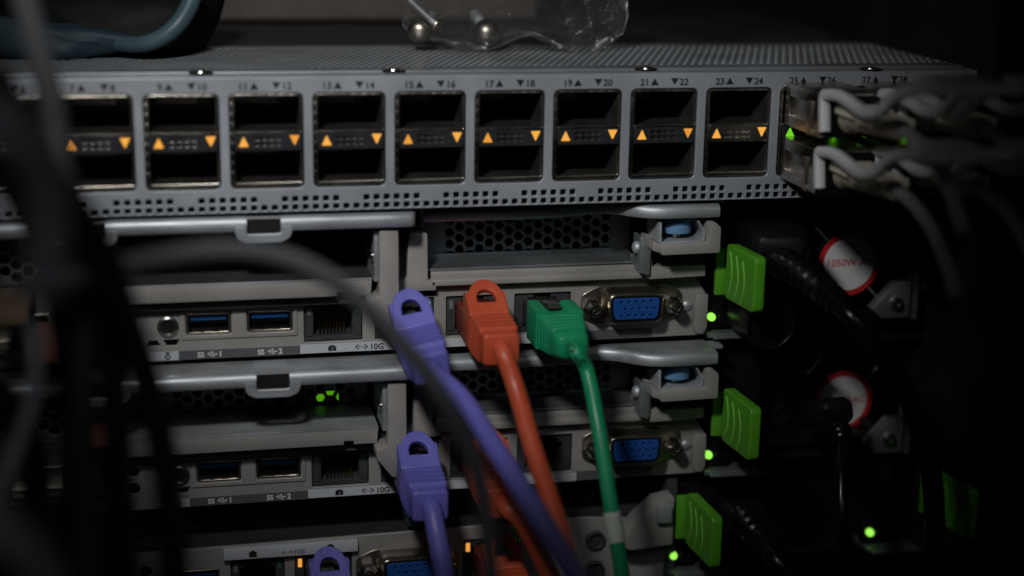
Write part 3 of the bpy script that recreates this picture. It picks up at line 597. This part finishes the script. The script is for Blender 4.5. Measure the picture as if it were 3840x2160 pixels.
# ================================================================== power supplies on the right, each with a green release tab and a lamp
def psu(label, dx, dz, sticker=True, tabx=190.0, ledx=188.6, wide=True):
    t = thing('power_supply', (240, 0, -3), label, 'power supply', 'power supplies slid into the rack servers')
    m = MB(); m.plate([rrect(189.0, 300, -22.6, 16.2, 1), rrect(206, 262, -21.2, 15.0, 2)], 3.0, 13.2, .6); m.box(189.2, 299.8, 16.22, 200, -22.4, 16.0); obj('housing', m, 'black_plastic', t)
    m = MB(); m.plate([rrect(206.2, 261.8, -21, 14.8, 1)]+[ngon(234+(i-4.5)*5.0+(2.5 if j % 2 else 0), -3+(j-3)*4.4, 2.2, 6, math.pi/6) for i in range(10) for j in range(7)], 14.6, 1.2, .1); obj('fan_grille', m, 'black_plastic', t)
    m = MB(); y0, y1 = -34.0, -10.5
    prof = round_poly([(y0, -8.2), (y0, 8.0), (y1, 7.0), (y1, -9.6)], 2.0, 4)
    m.prism_x(prof, tabx-1.4, tabx+2.0); tb = obj('release_tab', m, 'tab_green', t, bevel=.9, seg=3)
    m = MB()
    for k in range(3):
        yy = -15.0-5.2*k; path = [Vector((tabx-1.32, yy-2.2*math.sin(math.pi*i/10)+1.0, 5.2-12.4*i/10-k*.3)) for i in range(11)]; m.tube(path, .42, 8)
    obj('tab_ridges', m, 'tab_ridge', tb)
    m = MB(); m.box(tabx-3.4, tabx+1.4, -8.2, -6.4, -9.4, 4.6); obj('tab_base', m, 'tab_green', tb, bevel=.5)
    m = MB(); m.lathe([(1.15, 0), (1.25, -1.8), (1.1, -2.4), (.6, -2.8), (.05, -2.9)], (ledx, 1.0, -18.2), 'y', 20); obj('status_lamp', m, 'green_lamp', t, smooth=60)
    m = MB(); m.box(ledx-2.4, ledx+6, 0.2, 3.2, -22.0, -14.6); m.box(ledx+2.2, ledx+6, -1.4, .19, -20.6, -17); obj('lamp_block', m, 'black_plastic', t, bevel=.3)
    m = MB(); m.box(186.9, 204, -3, 8, -24.1, -22.8); m.box(188, 206, -5, -2.9, -24.1, -23.2); obj('slide_rail', m, 'zinc_dull', t, bevel=.3)
    if sticker:
        sx, sz, sy = (234.0, -4.1, 3.2) if dz == 0 else (238.9, -8.2, 14.0)
        m = MB(); m.cyl((sx, sy+.1, sz), 10.4, 2.8, 'y', 48); s = obj('fan_hub', m, 'black_plastic', t)
        m = MB(); m.cyl((sx, sy, sz), 10.2, .08, 'y', 48); s = obj('sticker', m, 'sticker_red', t)
        m = MB(); m.cyl((sx, sy-.06, sz), 8.4, .05, 'y', 48); obj('sticker_face', m, 'sticker_white', s)
        m = MB(); m.text('1050W AC', sx+.2, sy-.1, sz-.7, 3.3, 'CENTER', .03); obj('printing', m, 'sticker_red', s, smooth=0)
        m = MB()
        for a in (-48, 45, 135, -135):
            c_, s_ = math.cos(R(a)), math.sin(R(a)); m.tube([Vector((sx+10.5*c_, sy-.2, sz+10.5*s_)), Vector((sx+15*c_, sy-.8, sz+15*s_)), Vector((sx+20*c_, sy, sz+20*s_))], .38, 8)
        obj('grille_wire', m, 'zinc_dull', t)
        m = MB(); m.prism([(240.0, -17.4), (247.6, -9.0), (252.4, -9.0), (252.4, -20.4), (243.4, -20.4)], -3.0, 1.5); hb = obj('corner_plate', m, 'zinc_dull', t, bevel=.35)
        m = MB(); m.lathe([(2.3, 0), (2.3, -.8), (1.7, -1.6), (.9, -1.7), (.7, -1.0), (.05, -1.0)], (247.6, -3.0, -15.6), 'y', 8); obj('plate_screw', m, 'chrome', hb)
        m = MB(); m.box(253.4, 255.0, -3, 3, -21, -4); m.box(257, 258.2, -2, 3, -12, -3); obj('edge_rail', m, 'mesh_steel', t)
    t.location = Vector((240+dx, 0, -3+dz))*MM; BASE[t.name] = Vector((240+dx, 0, -3+dz)); return t
psu('power supply in the upper server with round red ringed sticker in full view', 0, 0)
psu('power supply of the lower server, its round sticker partly behind a plug', 1.2, -44.45)
psu('power supply with green tab of the bottom server, lamp beside it lit', -8.8, -77.3, False)
psu('dark power supply lower right, only its green lamp clearly lit', 57.5, -74.5, False, 205, 188.6)

# ================================================================== network leads: plug, hooded boot, cable
def ring_rect(y, hw, zt, zb, r=1.0, n=3): return [(p[0], -y, p[1]) for p in rrect(-hw, hw, zb, zt, r, n)]
def lead(name, label, jackpos, mats, cable_pts, rad, rot=(0, 0, 0), hood=True, tagband=None, lettering=None, clear='clear_plug'):
    body, cab = mats; L = Vector(jackpos)
    t = thing(name, L, label, 'network cable', 'network leads in the servers')
    tf = Matrix.Translation(L) @ Matrix.Rotation(R(rot[2]), 4, 'Z') @ Matrix.Rotation(R(rot[0]), 4, 'X') @ Matrix.Rotation(R(rot[1]), 4, 'Y')
    m = MB(); m.box(-5.7, 5.7, -13, 8, -4.3, 3.5, tf); m.prism_x([(-13, 4.6), (-12, 5.6), (-1, 4.2), (6, 3.5), (-1, 3.5)], -2.0, 2.0, tf); obj('plug', m, clear, t, bevel=.3)
    m = MB()
    if hood:
        rings = [ring_rect(9.5, 5.5, 4.2, -5.2), ring_rect(10.2, 5.75, 4.9, -5.5), ring_rect(19.2, 5.75, 5.2, -5.7)]
        for k in range(4):
            y = 19.3+k*3.1; s_ = k*.10  # deep narrow grooves
            rings += [ring_rect(y, 4.5-s_, 3.8-s_*2, -4.6+s_, .8), ring_rect(y+.95, 4.5-s_, 3.8-s_*2, -4.6+s_, .8), ring_rect(y+1.0, 5.65-s_, 5.2-s_*2, -5.7+s_, .6), ring_rect(y+3.05, 5.8-s_, 5.4-s_*2, -5.75+s_, .6)]
        rings += [ring_rect(32.6, 5.1, 3.9, -5.0), ring_rect(36.2, 5.0, 3.7, -4.9), ring_rect(36.6, 4.6, 3.3, -4.5)]
        m.loft(rings, True, tf); ey = 36.4
    else:
        a = 7.0
        sh = [(-a, -5.6), (a, -5.6), (a, 5.6), (2.9, 5.6), (2.5, 3.6), (-2.5, 3.6), (-3.4, 5.9), (-a, 6.1)]
        m.loft([[(p[0]*k, -y, p[1]*k) for p in round_poly(sh, .7, 2)] for y, k in ((7.5, .97), (8.2, 1), (17.5, 1), (18.6, .985))], True, tf)
        rings = []
        for k in range(5):
            y = 18.6+k*2.0; s_ = k*.34
            rings += [ring_rect(y, 6.1-s_, 4.6-s_*.8, -5.0+s_*.5, 1.6), ring_rect(y+.7, 6.1-s_, 4.6-s_*.8, -5.0+s_*.5, 1.6), ring_rect(y+.9, 6.7-s_, 5.2-s_*.8, -5.5+s_*.5, 1.8), ring_rect(y+1.8, 6.6-s_, 5.1-s_*.8, -5.45+s_*.5, 1.8)]
        rings += [ring_rect(28.8, 5.2, 3.7, -4.6, 2.2), ring_rect(31.5, 5.0, 3.4, -4.4, 2.4), ring_rect(33.2, 4.2, 2.6, -3.6, 2.0), ring_rect(33.6, 3.0, 1.4, -2.4, 1.0)]
        m.loft(rings, True, tf); ey = 33.4
    bt = obj('boot', m, body, t, bevel=.12, smooth=40)
    if hood:
        h = MB(); hl = 13.6
        half = [(5.75, 0), (5.7, 3.6), (5.45, 6.0), (4.9, 8.2), (4.1, 10.0), (3.0, 11.5), (1.6, 12.4)]
        outl = half+[(0, 12.7)]+[(-a, b) for a, b in reversed(half)]
        hole = [(-2.75, 4.6), (2.75, 4.6), (2.7, 6.4)]+[(2.55*math.cos(R(a)), 6.7+2.4*math.sin(R(a))) for a in range(10, 171, 20)]+[(-2.7, 6.4)]
        tilt = Matrix.Translation(Vector((0, -19.6, 4.2))) @ Matrix.Rotation(R(-52), 4, 'X')
        h.plate([outl, hole], -1.0, 2.0, .4, tf @ tilt, 3)
        for s_ in (-1, 1):
            x0_, x1_ = (4.1, 5.7) if s_ > 0 else (-5.7, -4.1); h.prism_x([(-10.4, 4.4), (-19.0, 4.6), (-19.0, 5.0), (-13.2, 9.6), (-10.2, 9.0)], x0_, x1_, tf)
        h.prism_x([(-10.4, 4.4), (-19.0, 4.6), (-16.0, 7.2), (-13.5, 5.6)], -5.0, 5.0, tf)
        obj('boot_hood', h, body, bt, bevel=.0, smooth=45)
    start = tf @ Vector((0, -ey+3, -.6)); nxt = tf @ Vector((0, -ey-3, -.9))
    path = smooth_path([start, nxt]+[at(*c) for c in cable_pts], 10)
    m = MB(); m.tube(path, rad, 16); cb = obj('cable', m, cab, t, smooth=70)
    d = [0.0]
    for i in range(1, len(path)): d.append(d[-1]+(path[i]-path[i-1]).length)
    if lettering:
        p = MB()
        for body_, s0, ang, fl, sz in lettering: p.wrap_text(body_, sz, path, rad, s0, ang, fl)
        obj('cable_lettering', p, 'ink', cb, smooth=0)
    if tagband:
        a, b = tagband; sub = [p for p, q in zip(path, d) if a <= q <= b]
        m = MB(); m.tube(sub, rad+.35, 18); bd = obj('marker_band', m, 'tag_white', cb, smooth=50)
        p = MB(); p.wrap_text('---', 1.7, path, rad+.35, a+2.6, .35); p.wrap_text('--', 1.7, path, rad+.35, a+2.9, -.2); p.wrap_text('---', 1.7, path, rad+.35, a+2.4, -.7); obj('band_lettering', p, 'grey_ink', bd, smooth=0)
    return t
V, RD, GN = ('violet', 'violet'), ('red', 'red'), ('green', 'green')
lead('network_lead', 'violet network lead in the upper server, passing in front of the others', (94.4, -1.5, -13.6), V, [(1163, 1005, -50), (1250, 1135, -68), (1340, 1275, -92), (1415, 1395, -113), (1475, 1490, -130)], 2.75, (7, -9, 3))
lead('network_lead', 'red network lead in the upper server, between violet and green leads', (115.5, -1.5, -13.6), RD, [(1300, 985, -46), (1343, 1135, -60), (1393, 1285, -75), (1428, 1400, -86), (1458, 1500, -94)], 2.55, (0, 0, 0), clear='red_clear')
lead('network_lead', 'green network lead with a white marker band on its cable', (135.8, -1.5, -13.8), GN, [(1477, 935, -38), (1503, 1060, -47), (1522, 1175, -53), (1541, 1300, -58), (1561, 1420, -62), (1570, 1500, -65)], 2.12, (2, 0, 1), hood=False, tagband=(51, 61),
     lettering=[('90°C', 3.4, .2, False, 2.9), ('- ---', 16, .45, False, 1.6), ('-', 30, .1, False, 3.0), ('-', 33, .1, False, 3.0)])
lead('network_lead', 'violet network lead hanging straight down from the lower server', (96.2, -1.5, -58.2), V, [(1100, 1350, -46), (1116, 1440, -54), (1126, 1510, -60)], 2.7, (-1, 0, 0))
lead('network_lead', 'shaded red network lead in the lower server, behind the violet cable', (117.2, -1.5, -58.2), RD, [(1318, 1320, -44), (1365, 1410, -54), (1402, 1490, -62)], 2.55, (0, 0, 0), clear='red_clear')
lead('network_lead', 'violet plug hood cut off by the bottom edge, in the lowest server', (70.4, -1.5, -91.8), V, [(860, 1560, -46), (880, 1640, -56)], 2.7)
lead('network_lead', 'dark red plug at the bottom edge under the crossing cables', (121.6, -1.5, -91.0), RD, [(1330, 1560, -46), (1350, 1640, -56)], 2.55, clear='red_clear')

# ================================================================== transceivers with grey pull loops on the right of the switch
def module(i, row, label):
    zc = 45.7 if row == 0 else 30.2
    x = 9*PITCH; zz = 45.7
    t = thing('transceiver_cable', (x+10.2, 0, zz), label, 'transceiver cable', 'transceiver cables in the switch')
    x0, x1 = x+1.6, x+19.0
    m = MB(); m.plate([[(-27, zz-5.4), (-.3, zz-5.4), (-.3, zz+7.0), (-27, zz+7.0)], [(-20, zz-2.2), (-3, zz-2.2), (-3, zz+3.4), (-20, zz+3.4)]], -.6, 1.0, .12, Matrix.Translation((x0+.4, 0, 0)) @ Matrix.Rotation(R(90), 4, 'Z'))
    m.box(x0+1.0, x1, -27, -.3, zz-5.4, zz+7.0); m.box(x0+1.0, x1, -.28, 8, zz-4.2, zz+4.6); sh = obj('shell', m, 'cage_steel', t, bevel=.15)
    m = MB(); m.box(x0-.7, x0+.9, -20.5, -18.2, zz-4.2, zz+4.0); m.box(x0-.6, x0+.5, -21.6, -18.6, zz-5.6, zz-4.3); obj('latch_tongue', m, 'nickel', sh, bevel=.3)
    m = MB(); m.box(x0+.6, x1-.4, -30, -27.05, zz-5.0, zz+6.4); obj('end_block', m, 'black_plastic', t, bevel=.5)
    prof = [(2074, 331), (2074, 250), (2084, 238), (2112, 241), (2140, 258), (2170, 279), (2200, 283), (2228, 270), (2254, 243), (2285, 229), (2330, 226), (2385, 224)]
    pts = [at_x(px, py, x0) for px, py in prof]
    for s_ in (0, 1):
        m = MB(); xx = x0 if s_ == 0 else x1
        path = [Vector((xx, p.y, p.z)) for p in smooth_path(pts, 5)]
        rings = []
        for k, p in enumerate(path):
            tn = (path[min(k+1, len(path)-1)]-path[max(k-1, 0)]).normalized(); nn = Vector((0, -tn.z, tn.y)).normalized()
            rings.append([tuple(p+Vector((1, 0, 0))*a*1.4+nn*b*1.5) for a, b in ((-1, -.7), (-.7, -1), (.7, -1), (1, -.7), (1, .7), (.7, 1), (-.7, 1), (-1, .7))])
        m.loft(rings); obj('pull_arm', m, 'tab_grey', t, smooth=60)
    e = pts[-1]; e2 = pts[-3]
    m = MB(); m.box(x0+1.3, x1-1.3, e.y-1.0, e2.y, e.z-1.3, e.z+.9); obj('pull_grip', m, 'tab_grey', t, bevel=.7)
    m = MB(); m.box(x0+2.6, x1-2.6, -42, -30, zz+2.0, zz+4.4); m.box(x0+2.6, x1-2.6, -55, -43.5, zz+1.4, zz+3.8); obj('body_label', m, 'beige', t, bevel=.4)
    b0, b1 = Vector((x+9.5, -30, zz+.2)), at_x(2190, 312, x+9.5)
    bp = smooth_path([b0, at_x(2160, 300, x+9.5), at_x(2222, 316, x+9.5), at_x(2268, 327, x+9.5)], 8)
    m = MB(); m.tube(bp, lambda u: 4.1-1.5*u, 14); obj('boot', m, 'braid', t, smooth=60)
    cp = smooth_path([bp[-4], at_x(2272, 328, x+9.5), at_x(2318, 362, x+9.5), at_x(2362, 420, x+9.5), at_x(2398, 500, x+9.5), at_x(2425, 585, x+9.5)], 8)
    m = MB(); m.tube(cp, 1.75, 14); obj('cable', m, 'cable_grey', t, smooth=60)
    proud(t); return t
def dup(root, dx, dz, label):
    r_ = root.copy(); COL.objects.link(r_); r_.location = root.location+Vector((dx, 0, dz))*MM; r_['label'] = label
    for ch in list(root.children):
        c = ch.copy(); COL.objects.link(c); c.parent = r_
        for g in ch.children: d = g.copy(); COL.objects.link(d); d.parent = c
    return r_
m0 = module(9, 0, 'upper transceiver cable nearest the empty ports, grey pull loop arching over it')
dup(m0, -.4, -15.5, 'lower transceiver cable nearest the empty ports, below the green arrow lamp')
dup(m0, PITCH, 0, 'upper transceiver cable just behind the first pull loop, mostly in shade')
dup(m0, PITCH-.4, -15.5, 'lower transceiver cable just behind the first pull loop, mostly in shade')

# ================================================================== power cords on the right
def cord(label, plug_pts, boot_pts, cable_pts, rad=3.6, lettering=None, half=(9, 6)):
    P = [at(*p) for p in plug_pts]; t = thing('power_cable', P[0], label, 'power cable', 'black power cables plugged into the power supplies')
    ax = (P[1]-P[0]); n = ax.normalized(); m = MB(); rings = []
    side = n.cross(Vector((0, 0, 1))).normalized(); upv = side.cross(n)
    for u, k in ((0, .92), (.04, 1), (.75, 1), (.97, .8), (1, .7)):
        rings.append([tuple(P[0]+ax*u+side*(a*k)+upv*(b*k)) for a, b in rrect(-half[0], half[0], -half[1], half[1], 2.5, 3)])
    m.loft(rings); obj('plug', m, 'black_plastic', t, smooth=50)
    bp = smooth_path([at(*p) for p in boot_pts], 14); m = MB()
    N = len(bp)-1
    m.tube(bp, lambda u: (rad+2.0-1.2*u)*(1.0 if int(u*N/2.6) % 2 else .86), 20); obj('strain_relief', m, 'black_rubber', t, smooth=28)
    cp = smooth_path([bp[-3]]+[at(*p) for p in cable_pts], 12); m = MB(); m.tube(cp, rad, 18); cb = obj('cable', m, 'black_rubber', t, smooth=70)
    if lettering:
        p = MB(); p.wrap_text(lettering[0], lettering[1], cp, rad, lettering[2], lettering[3], True); obj('cable_lettering', p, 'grey_ink', cb, smooth=0)
    return t
cord('black power cable in front of the fully visible round sticker, ribbed at its plug', [(1925, 605, -4), (1968, 640, -26)], [(1962, 658, -26), (2020, 694, -36), (2072, 734, -46), (2112, 766, -52)], [(2150, 806, -57), (2212, 884, -60), (2275, 980, -58), (2318, 1090, -54), (2345, 1210, -50), (2360, 1500, -45)], 3.0, None, (9, 6.5))
cord('black power cable with its plug over the lower round sticker', [(2050, 1040, -6), (2112, 1034, -20)], [(2075, 1058, -18), (2110, 1085, -30), (2122, 1120, -38)], [(2118, 1190, -44), (2118, 1290, -50), (2124, 1380, -53), (2134, 1500, -56)], 2.3, None, (6, 4.2))
cord('black power cable with grey lettering at the bottom right', [(1850, 1290, -4), (1880, 1310, -22)], [(1872, 1300, -22), (1905, 1345, -34), (1935, 1385, -42)], [(1958, 1415, -47), (1995, 1475, -50), (2040, 1550, -52)], 3.2, ('|H05VV-F|', 3.6, 26.0, 0.0), (7, 5))
m = MB(); m.plate([ngon(0, 0, 7.6, 40), ngon(0, 0, 6.8, 40)], 0, 17, .3); m.cyl((0, 1.5, 0), 6.85, 14, 'y', 40); c_ = at(1940, 818, -22)
tag(obj('cable_clip', MB().add([(p[0]+c_.x, p[1]+c_.y, p[2]+c_.z) for p in m.v], m.f), 'black_rubber', smooth=50), 'black round clip ring hanging beside the upper green tab', 'clip ring')
m = MB(); m.plate([rrect(-4.4, 4.4, -4.4, 4.4, .8), rrect(-3.2, 3.2, -3.2, 3.2, .6)], 0, 2.0, .3); c_ = at(2030, 905, -10); tf = Matrix.Translation(c_) @ Matrix.Rotation(R(38), 4, 'Y') @ Matrix.Rotation(R(8), 4, 'X')
mm_ = MB().add(m.v, m.f, tf); tag(obj('buckle', mm_, 'black_rubber', smooth=50), 'small black square buckle between the two round stickers', 'buckle')

# ================================================================== loose cables close to the lens on the left
def loose(label, pts, rad, material, cat='cable'):
    path = smooth_path([at(*p) for p in pts], 10); m = MB(); m.tube(path, rad, 14); tag(obj('loose_cable', m, material, smooth=70), label, cat, 'loose dark cables on the left')
loose('grey cable curving down the left from the top corner, out of focus', [(48, -60, -112), (80, 70, -112), (104, 160, -112), (126, 235, -112), (140, 320, -112), (154, 420, -114), (190, 540, -116), (214, 720, -120), (212, 900, -124), (206, 1080, -128), (215, 1260, -130), (230, 1520, -132)], 2.75, 'soft_cable')
loose('black cable slanting down over the server edges on the left', [(-20, 170, -150), (40, 290, -150), (98, 395, -150), (150, 475, -149), (212, 560, -148), (262, 645, -145), (315, 790, -142), (360, 930, -140), (398, 1080, -140), (424, 1240, -140), (440, 1510, -140)], 3.0, 'dark_cable')
loose('dark cable arching across the open card slot towards the violet lead', [(40, 725, -140), (200, 694, -138), (400, 650, -134), (560, 630, -132), (700, 645, -130), (820, 694, -129), (915, 770, -128), (990, 842, -128), (1062, 922, -130), (1118, 1005, -134), (1165, 1095, -138), (1205, 1200, -144), (1226, 1330, -152), (1240, 1510, -165)], 2.1, 'arch_cable')
loose('thin grey cable at the lower left edge', [(-40, 1300, -150), (10, 1200, -150), (50, 1100, -148), (78, 1020, -146), (90, 930, -140), (80, 820, -130)], 1.3, 'arc_cable')
loose('blurred grey cable bulging in at the bottom left corner', [(-90, 1290, -235), (-10, 1330, -235), (60, 1385, -232), (110, 1450, -228), (150, 1560, -225)], 2.6, 'arc_cable')
loose('blurred grey cable bulging in at the left edge beside the first ports', [(-120, 250, -240), (-30, 300, -238), (40, 350, -235), (95, 420, -230), (120, 540, -225), (115, 720, -220)], 2.4, 'arc_cable')
loose('black cable running down behind the slanting one', [(-10, 280, -125), (64, 400, -125), (130, 510, -125), (210, 640, -123), (268, 800, -122), (288, 1000, -122), (302, 1230, -122), (312, 1510, -122)], 2.9, 'dark_cable')
loose('black cable hanging nearly straight between the left cables', [(20, 440, -118), (98, 590, -118), (150, 750, -118), (178, 950, -118), (188, 1150, -118), (172, 1350, -118), (166, 1510, -118)], 3.0, 'dark_cable')
loose('black cable low on the left, in front of the silver socket', [(-60, 930, -128), (30, 1030, -128), (78, 1140, -128), (92, 1290, -128), (58, 1510, -128)], 3.2, 'dark_cable')
def plug_block(name, px0, py0, px1, py1, Y0, depth, material, label):
    x0, x1, z0, z1 = rect(px0, py0, px1, py1, Y0); m = MB(); m.box(x0, x1, Y0, Y0+depth, z0, z1); m.box(x0+1, x1-1, Y0-2.5, Y0-.01, z0+.8, z1-.8)
    tag(obj(name, m, material, bevel=.5), label, 'plug')
plug_block('fibre_plug', -20, 786, 70, 818, -30, 26, 'tan_plug', 'tan plug at the left edge, level with the usb ports')
plug_block('fibre_plug', 62, 868, 165, 912, -28, 22, 'copper_plug', 'copper brown plug at the left, below the tan one')
plug_block('fibre_plug', 186, 1108, 286, 1124, -20, 16, 'copper_plug', 'thin copper brown plug on the left beside the lower server')

# ================================================================== on top of the switch: dark bundle, film, tube, bag of screws
def blob(name, outline, Y, thick, material, label, cat, amp=2.0, fr=.05, rows=10, crease=0.0, patches=()):
    """pillow: outline given in photo pixels at distance Y, real thickness, crumpled"""
    P = [at(px, py, Y) for px, py in outline]; P = [Vector(p) for p in smooth_path(P+[P[0]], 5 if not crease else 12)][:-1]; n = len(P)
    c = sum(P, Vector())/n; m = MB(); rings = []
    for s_ in (-1, 1):
        rs = range(rows, 0, -1) if s_ < 0 else range(1, rows+1)
    prof = [(math.sin(math.pi*(k+.5)/(2*rows)*1.0), None) for k in range(rows)]
    def pt(q, u, s_):
        p = c+(q-c)*u; d = math.sqrt(max(0, 1-u**3))*thick*s_
        nz = noise.noise(Vector((p.x, s_*9, p.z))*fr)*amp+noise.noise(Vector((p.x, s_*9+4, p.z))*fr*3)*amp*.45
        cr = (1-abs(noise.noise(Vector((p.x*.16, s_*3, p.z*.13))))*2.6)*crease*min(1, 3*(1-u)) if crease else 0
        for q_, r_ in patches:
            g_ = math.exp(-((p.x-q_.x)**2+(p.z-q_.z)**2)/(r_*r_)); cr += g_*(noise.noise(Vector((p.x*.55, s_*2, p.z*.5)))*1.5+abs(noise.noise(Vector((p.x*1.1, 7, p.z*.9))))*.9)
        return (p.x+nz*.4*u, p.y+d+nz*u*(1-u)*4*.8+nz*.3+cr*s_, p.z+nz*.5*u)
    us = [math.sin(math.pi/2*(k+1)/rows) for k in range(rows)]
    front = [[pt(q, u, -1) for q in P] for u in us]; back = [[pt(q, u, 1) for q in P] for u in reversed(us[:-1])]
    m.loft(front+back, True); return tag(obj(name, m, material, smooth=60), label, cat)
blob('dark_bundle', [(-60, -60), (300, -80), (545, -60), (556, 30), (520, 110), (440, 134), (300, 150), (160, 178), (20, 182), (-60, 170)], 62, 26, 'dark_cloth', 'dark bundle lying on the left of the switch top', 'bundle', 5, .035, 12)
blob('plastic_film', [(-70, 40), (60, 48), (200, 70), (330, 82), (440, 108), (330, 124), (200, 152), (80, 150), (-70, 120)], 30, 3, 'teal_film', 'crumpled bluish plastic film on the dark bundle', 'plastic film', 3, .05)
path = smooth_path([at(495, -50, 26), at(478, 10, 24), at(446, 62, 22), at(400, 98, 22), at(350, 112, 24), at(290, 108, 30), at(230, 96, 36)], 8); m = MB(); m.tube(path, lambda u: 2.7-.5*u, 16); tag(obj('plastic_tube', m, 'tube_blue', smooth=70), 'pale blue plastic tube looping over the dark bundle', 'tube')
blob('plastic_bag', [(1022, -60), (1012, 30), (1018, 80), (1050, 106), (1130, 112), (1200, 124), (1250, 112), (1290, 96), (1340, 98), (1400, 117), (1455, 135), (1488, 143), (1502, 136), (1540, 112), (1566, 84), (1576, 24), (1556, -60), (1300, -90)], 44, 9, 'clear_film', 'clear crumpled plastic bag of screws on the switch top', 'plastic bag', 3.2, .075, 44, 1.0, [(at(1435, 70, 40), 4.5), (at(1462, 108, 40), 4.0), (at(1512, 42, 40), 4.0), (at(1508, 8, 40), 3.0)])
def screw(label, a, b, rs, rh, dome):
    a, b = at(*a), at(*b); ax = (b-a).normalized(); q = ax.to_track_quat('Z', 'Y').to_matrix().to_4x4(); L = (b-a).length
    t = thing('loose_screw', b, label, 'screw', 'screws in the plastic bag'); tf = Matrix.Translation(a) @ q
    m = MB(); prof = [(.05, 0)]
    k = 0
    while k*.55 < L: prof += [(rs, k*.55), (rs*.86, k*.55+.28)]; k += 1
    m.lathe(prof+[(rs, L)], (0, 0, 0), 'z', 14, tf); obj('shank', m, 'zinc', t, smooth=60)
    m = MB(); m.lathe([(.05, L-.05), (rh, L-.02), (rh, L+.4)]+[(rh*math.cos(R(x)), L+.4+rh*dome*math.sin(R(x))) for x in range(12, 90, 13)]+[(.05, L+.4+rh*dome)], (0, 0, 0), 'z', 28, tf); obj('head', m, 'nickel', t, smooth=60)
screw('long screw lying slanted in the plastic bag', (1032, 2, 44), (1098, 62, 38), 1.15, 2.3, .5)
screw('round headed screw at the left end of the plastic bag', (1085, 40, 58), (1054, 78, 41), 1.5, 3.5, .7)
screw('large dome headed screw in the middle of the plastic bag', (1196, 38, 60), (1224, 80, 42), 1.8, 4.2, .95)
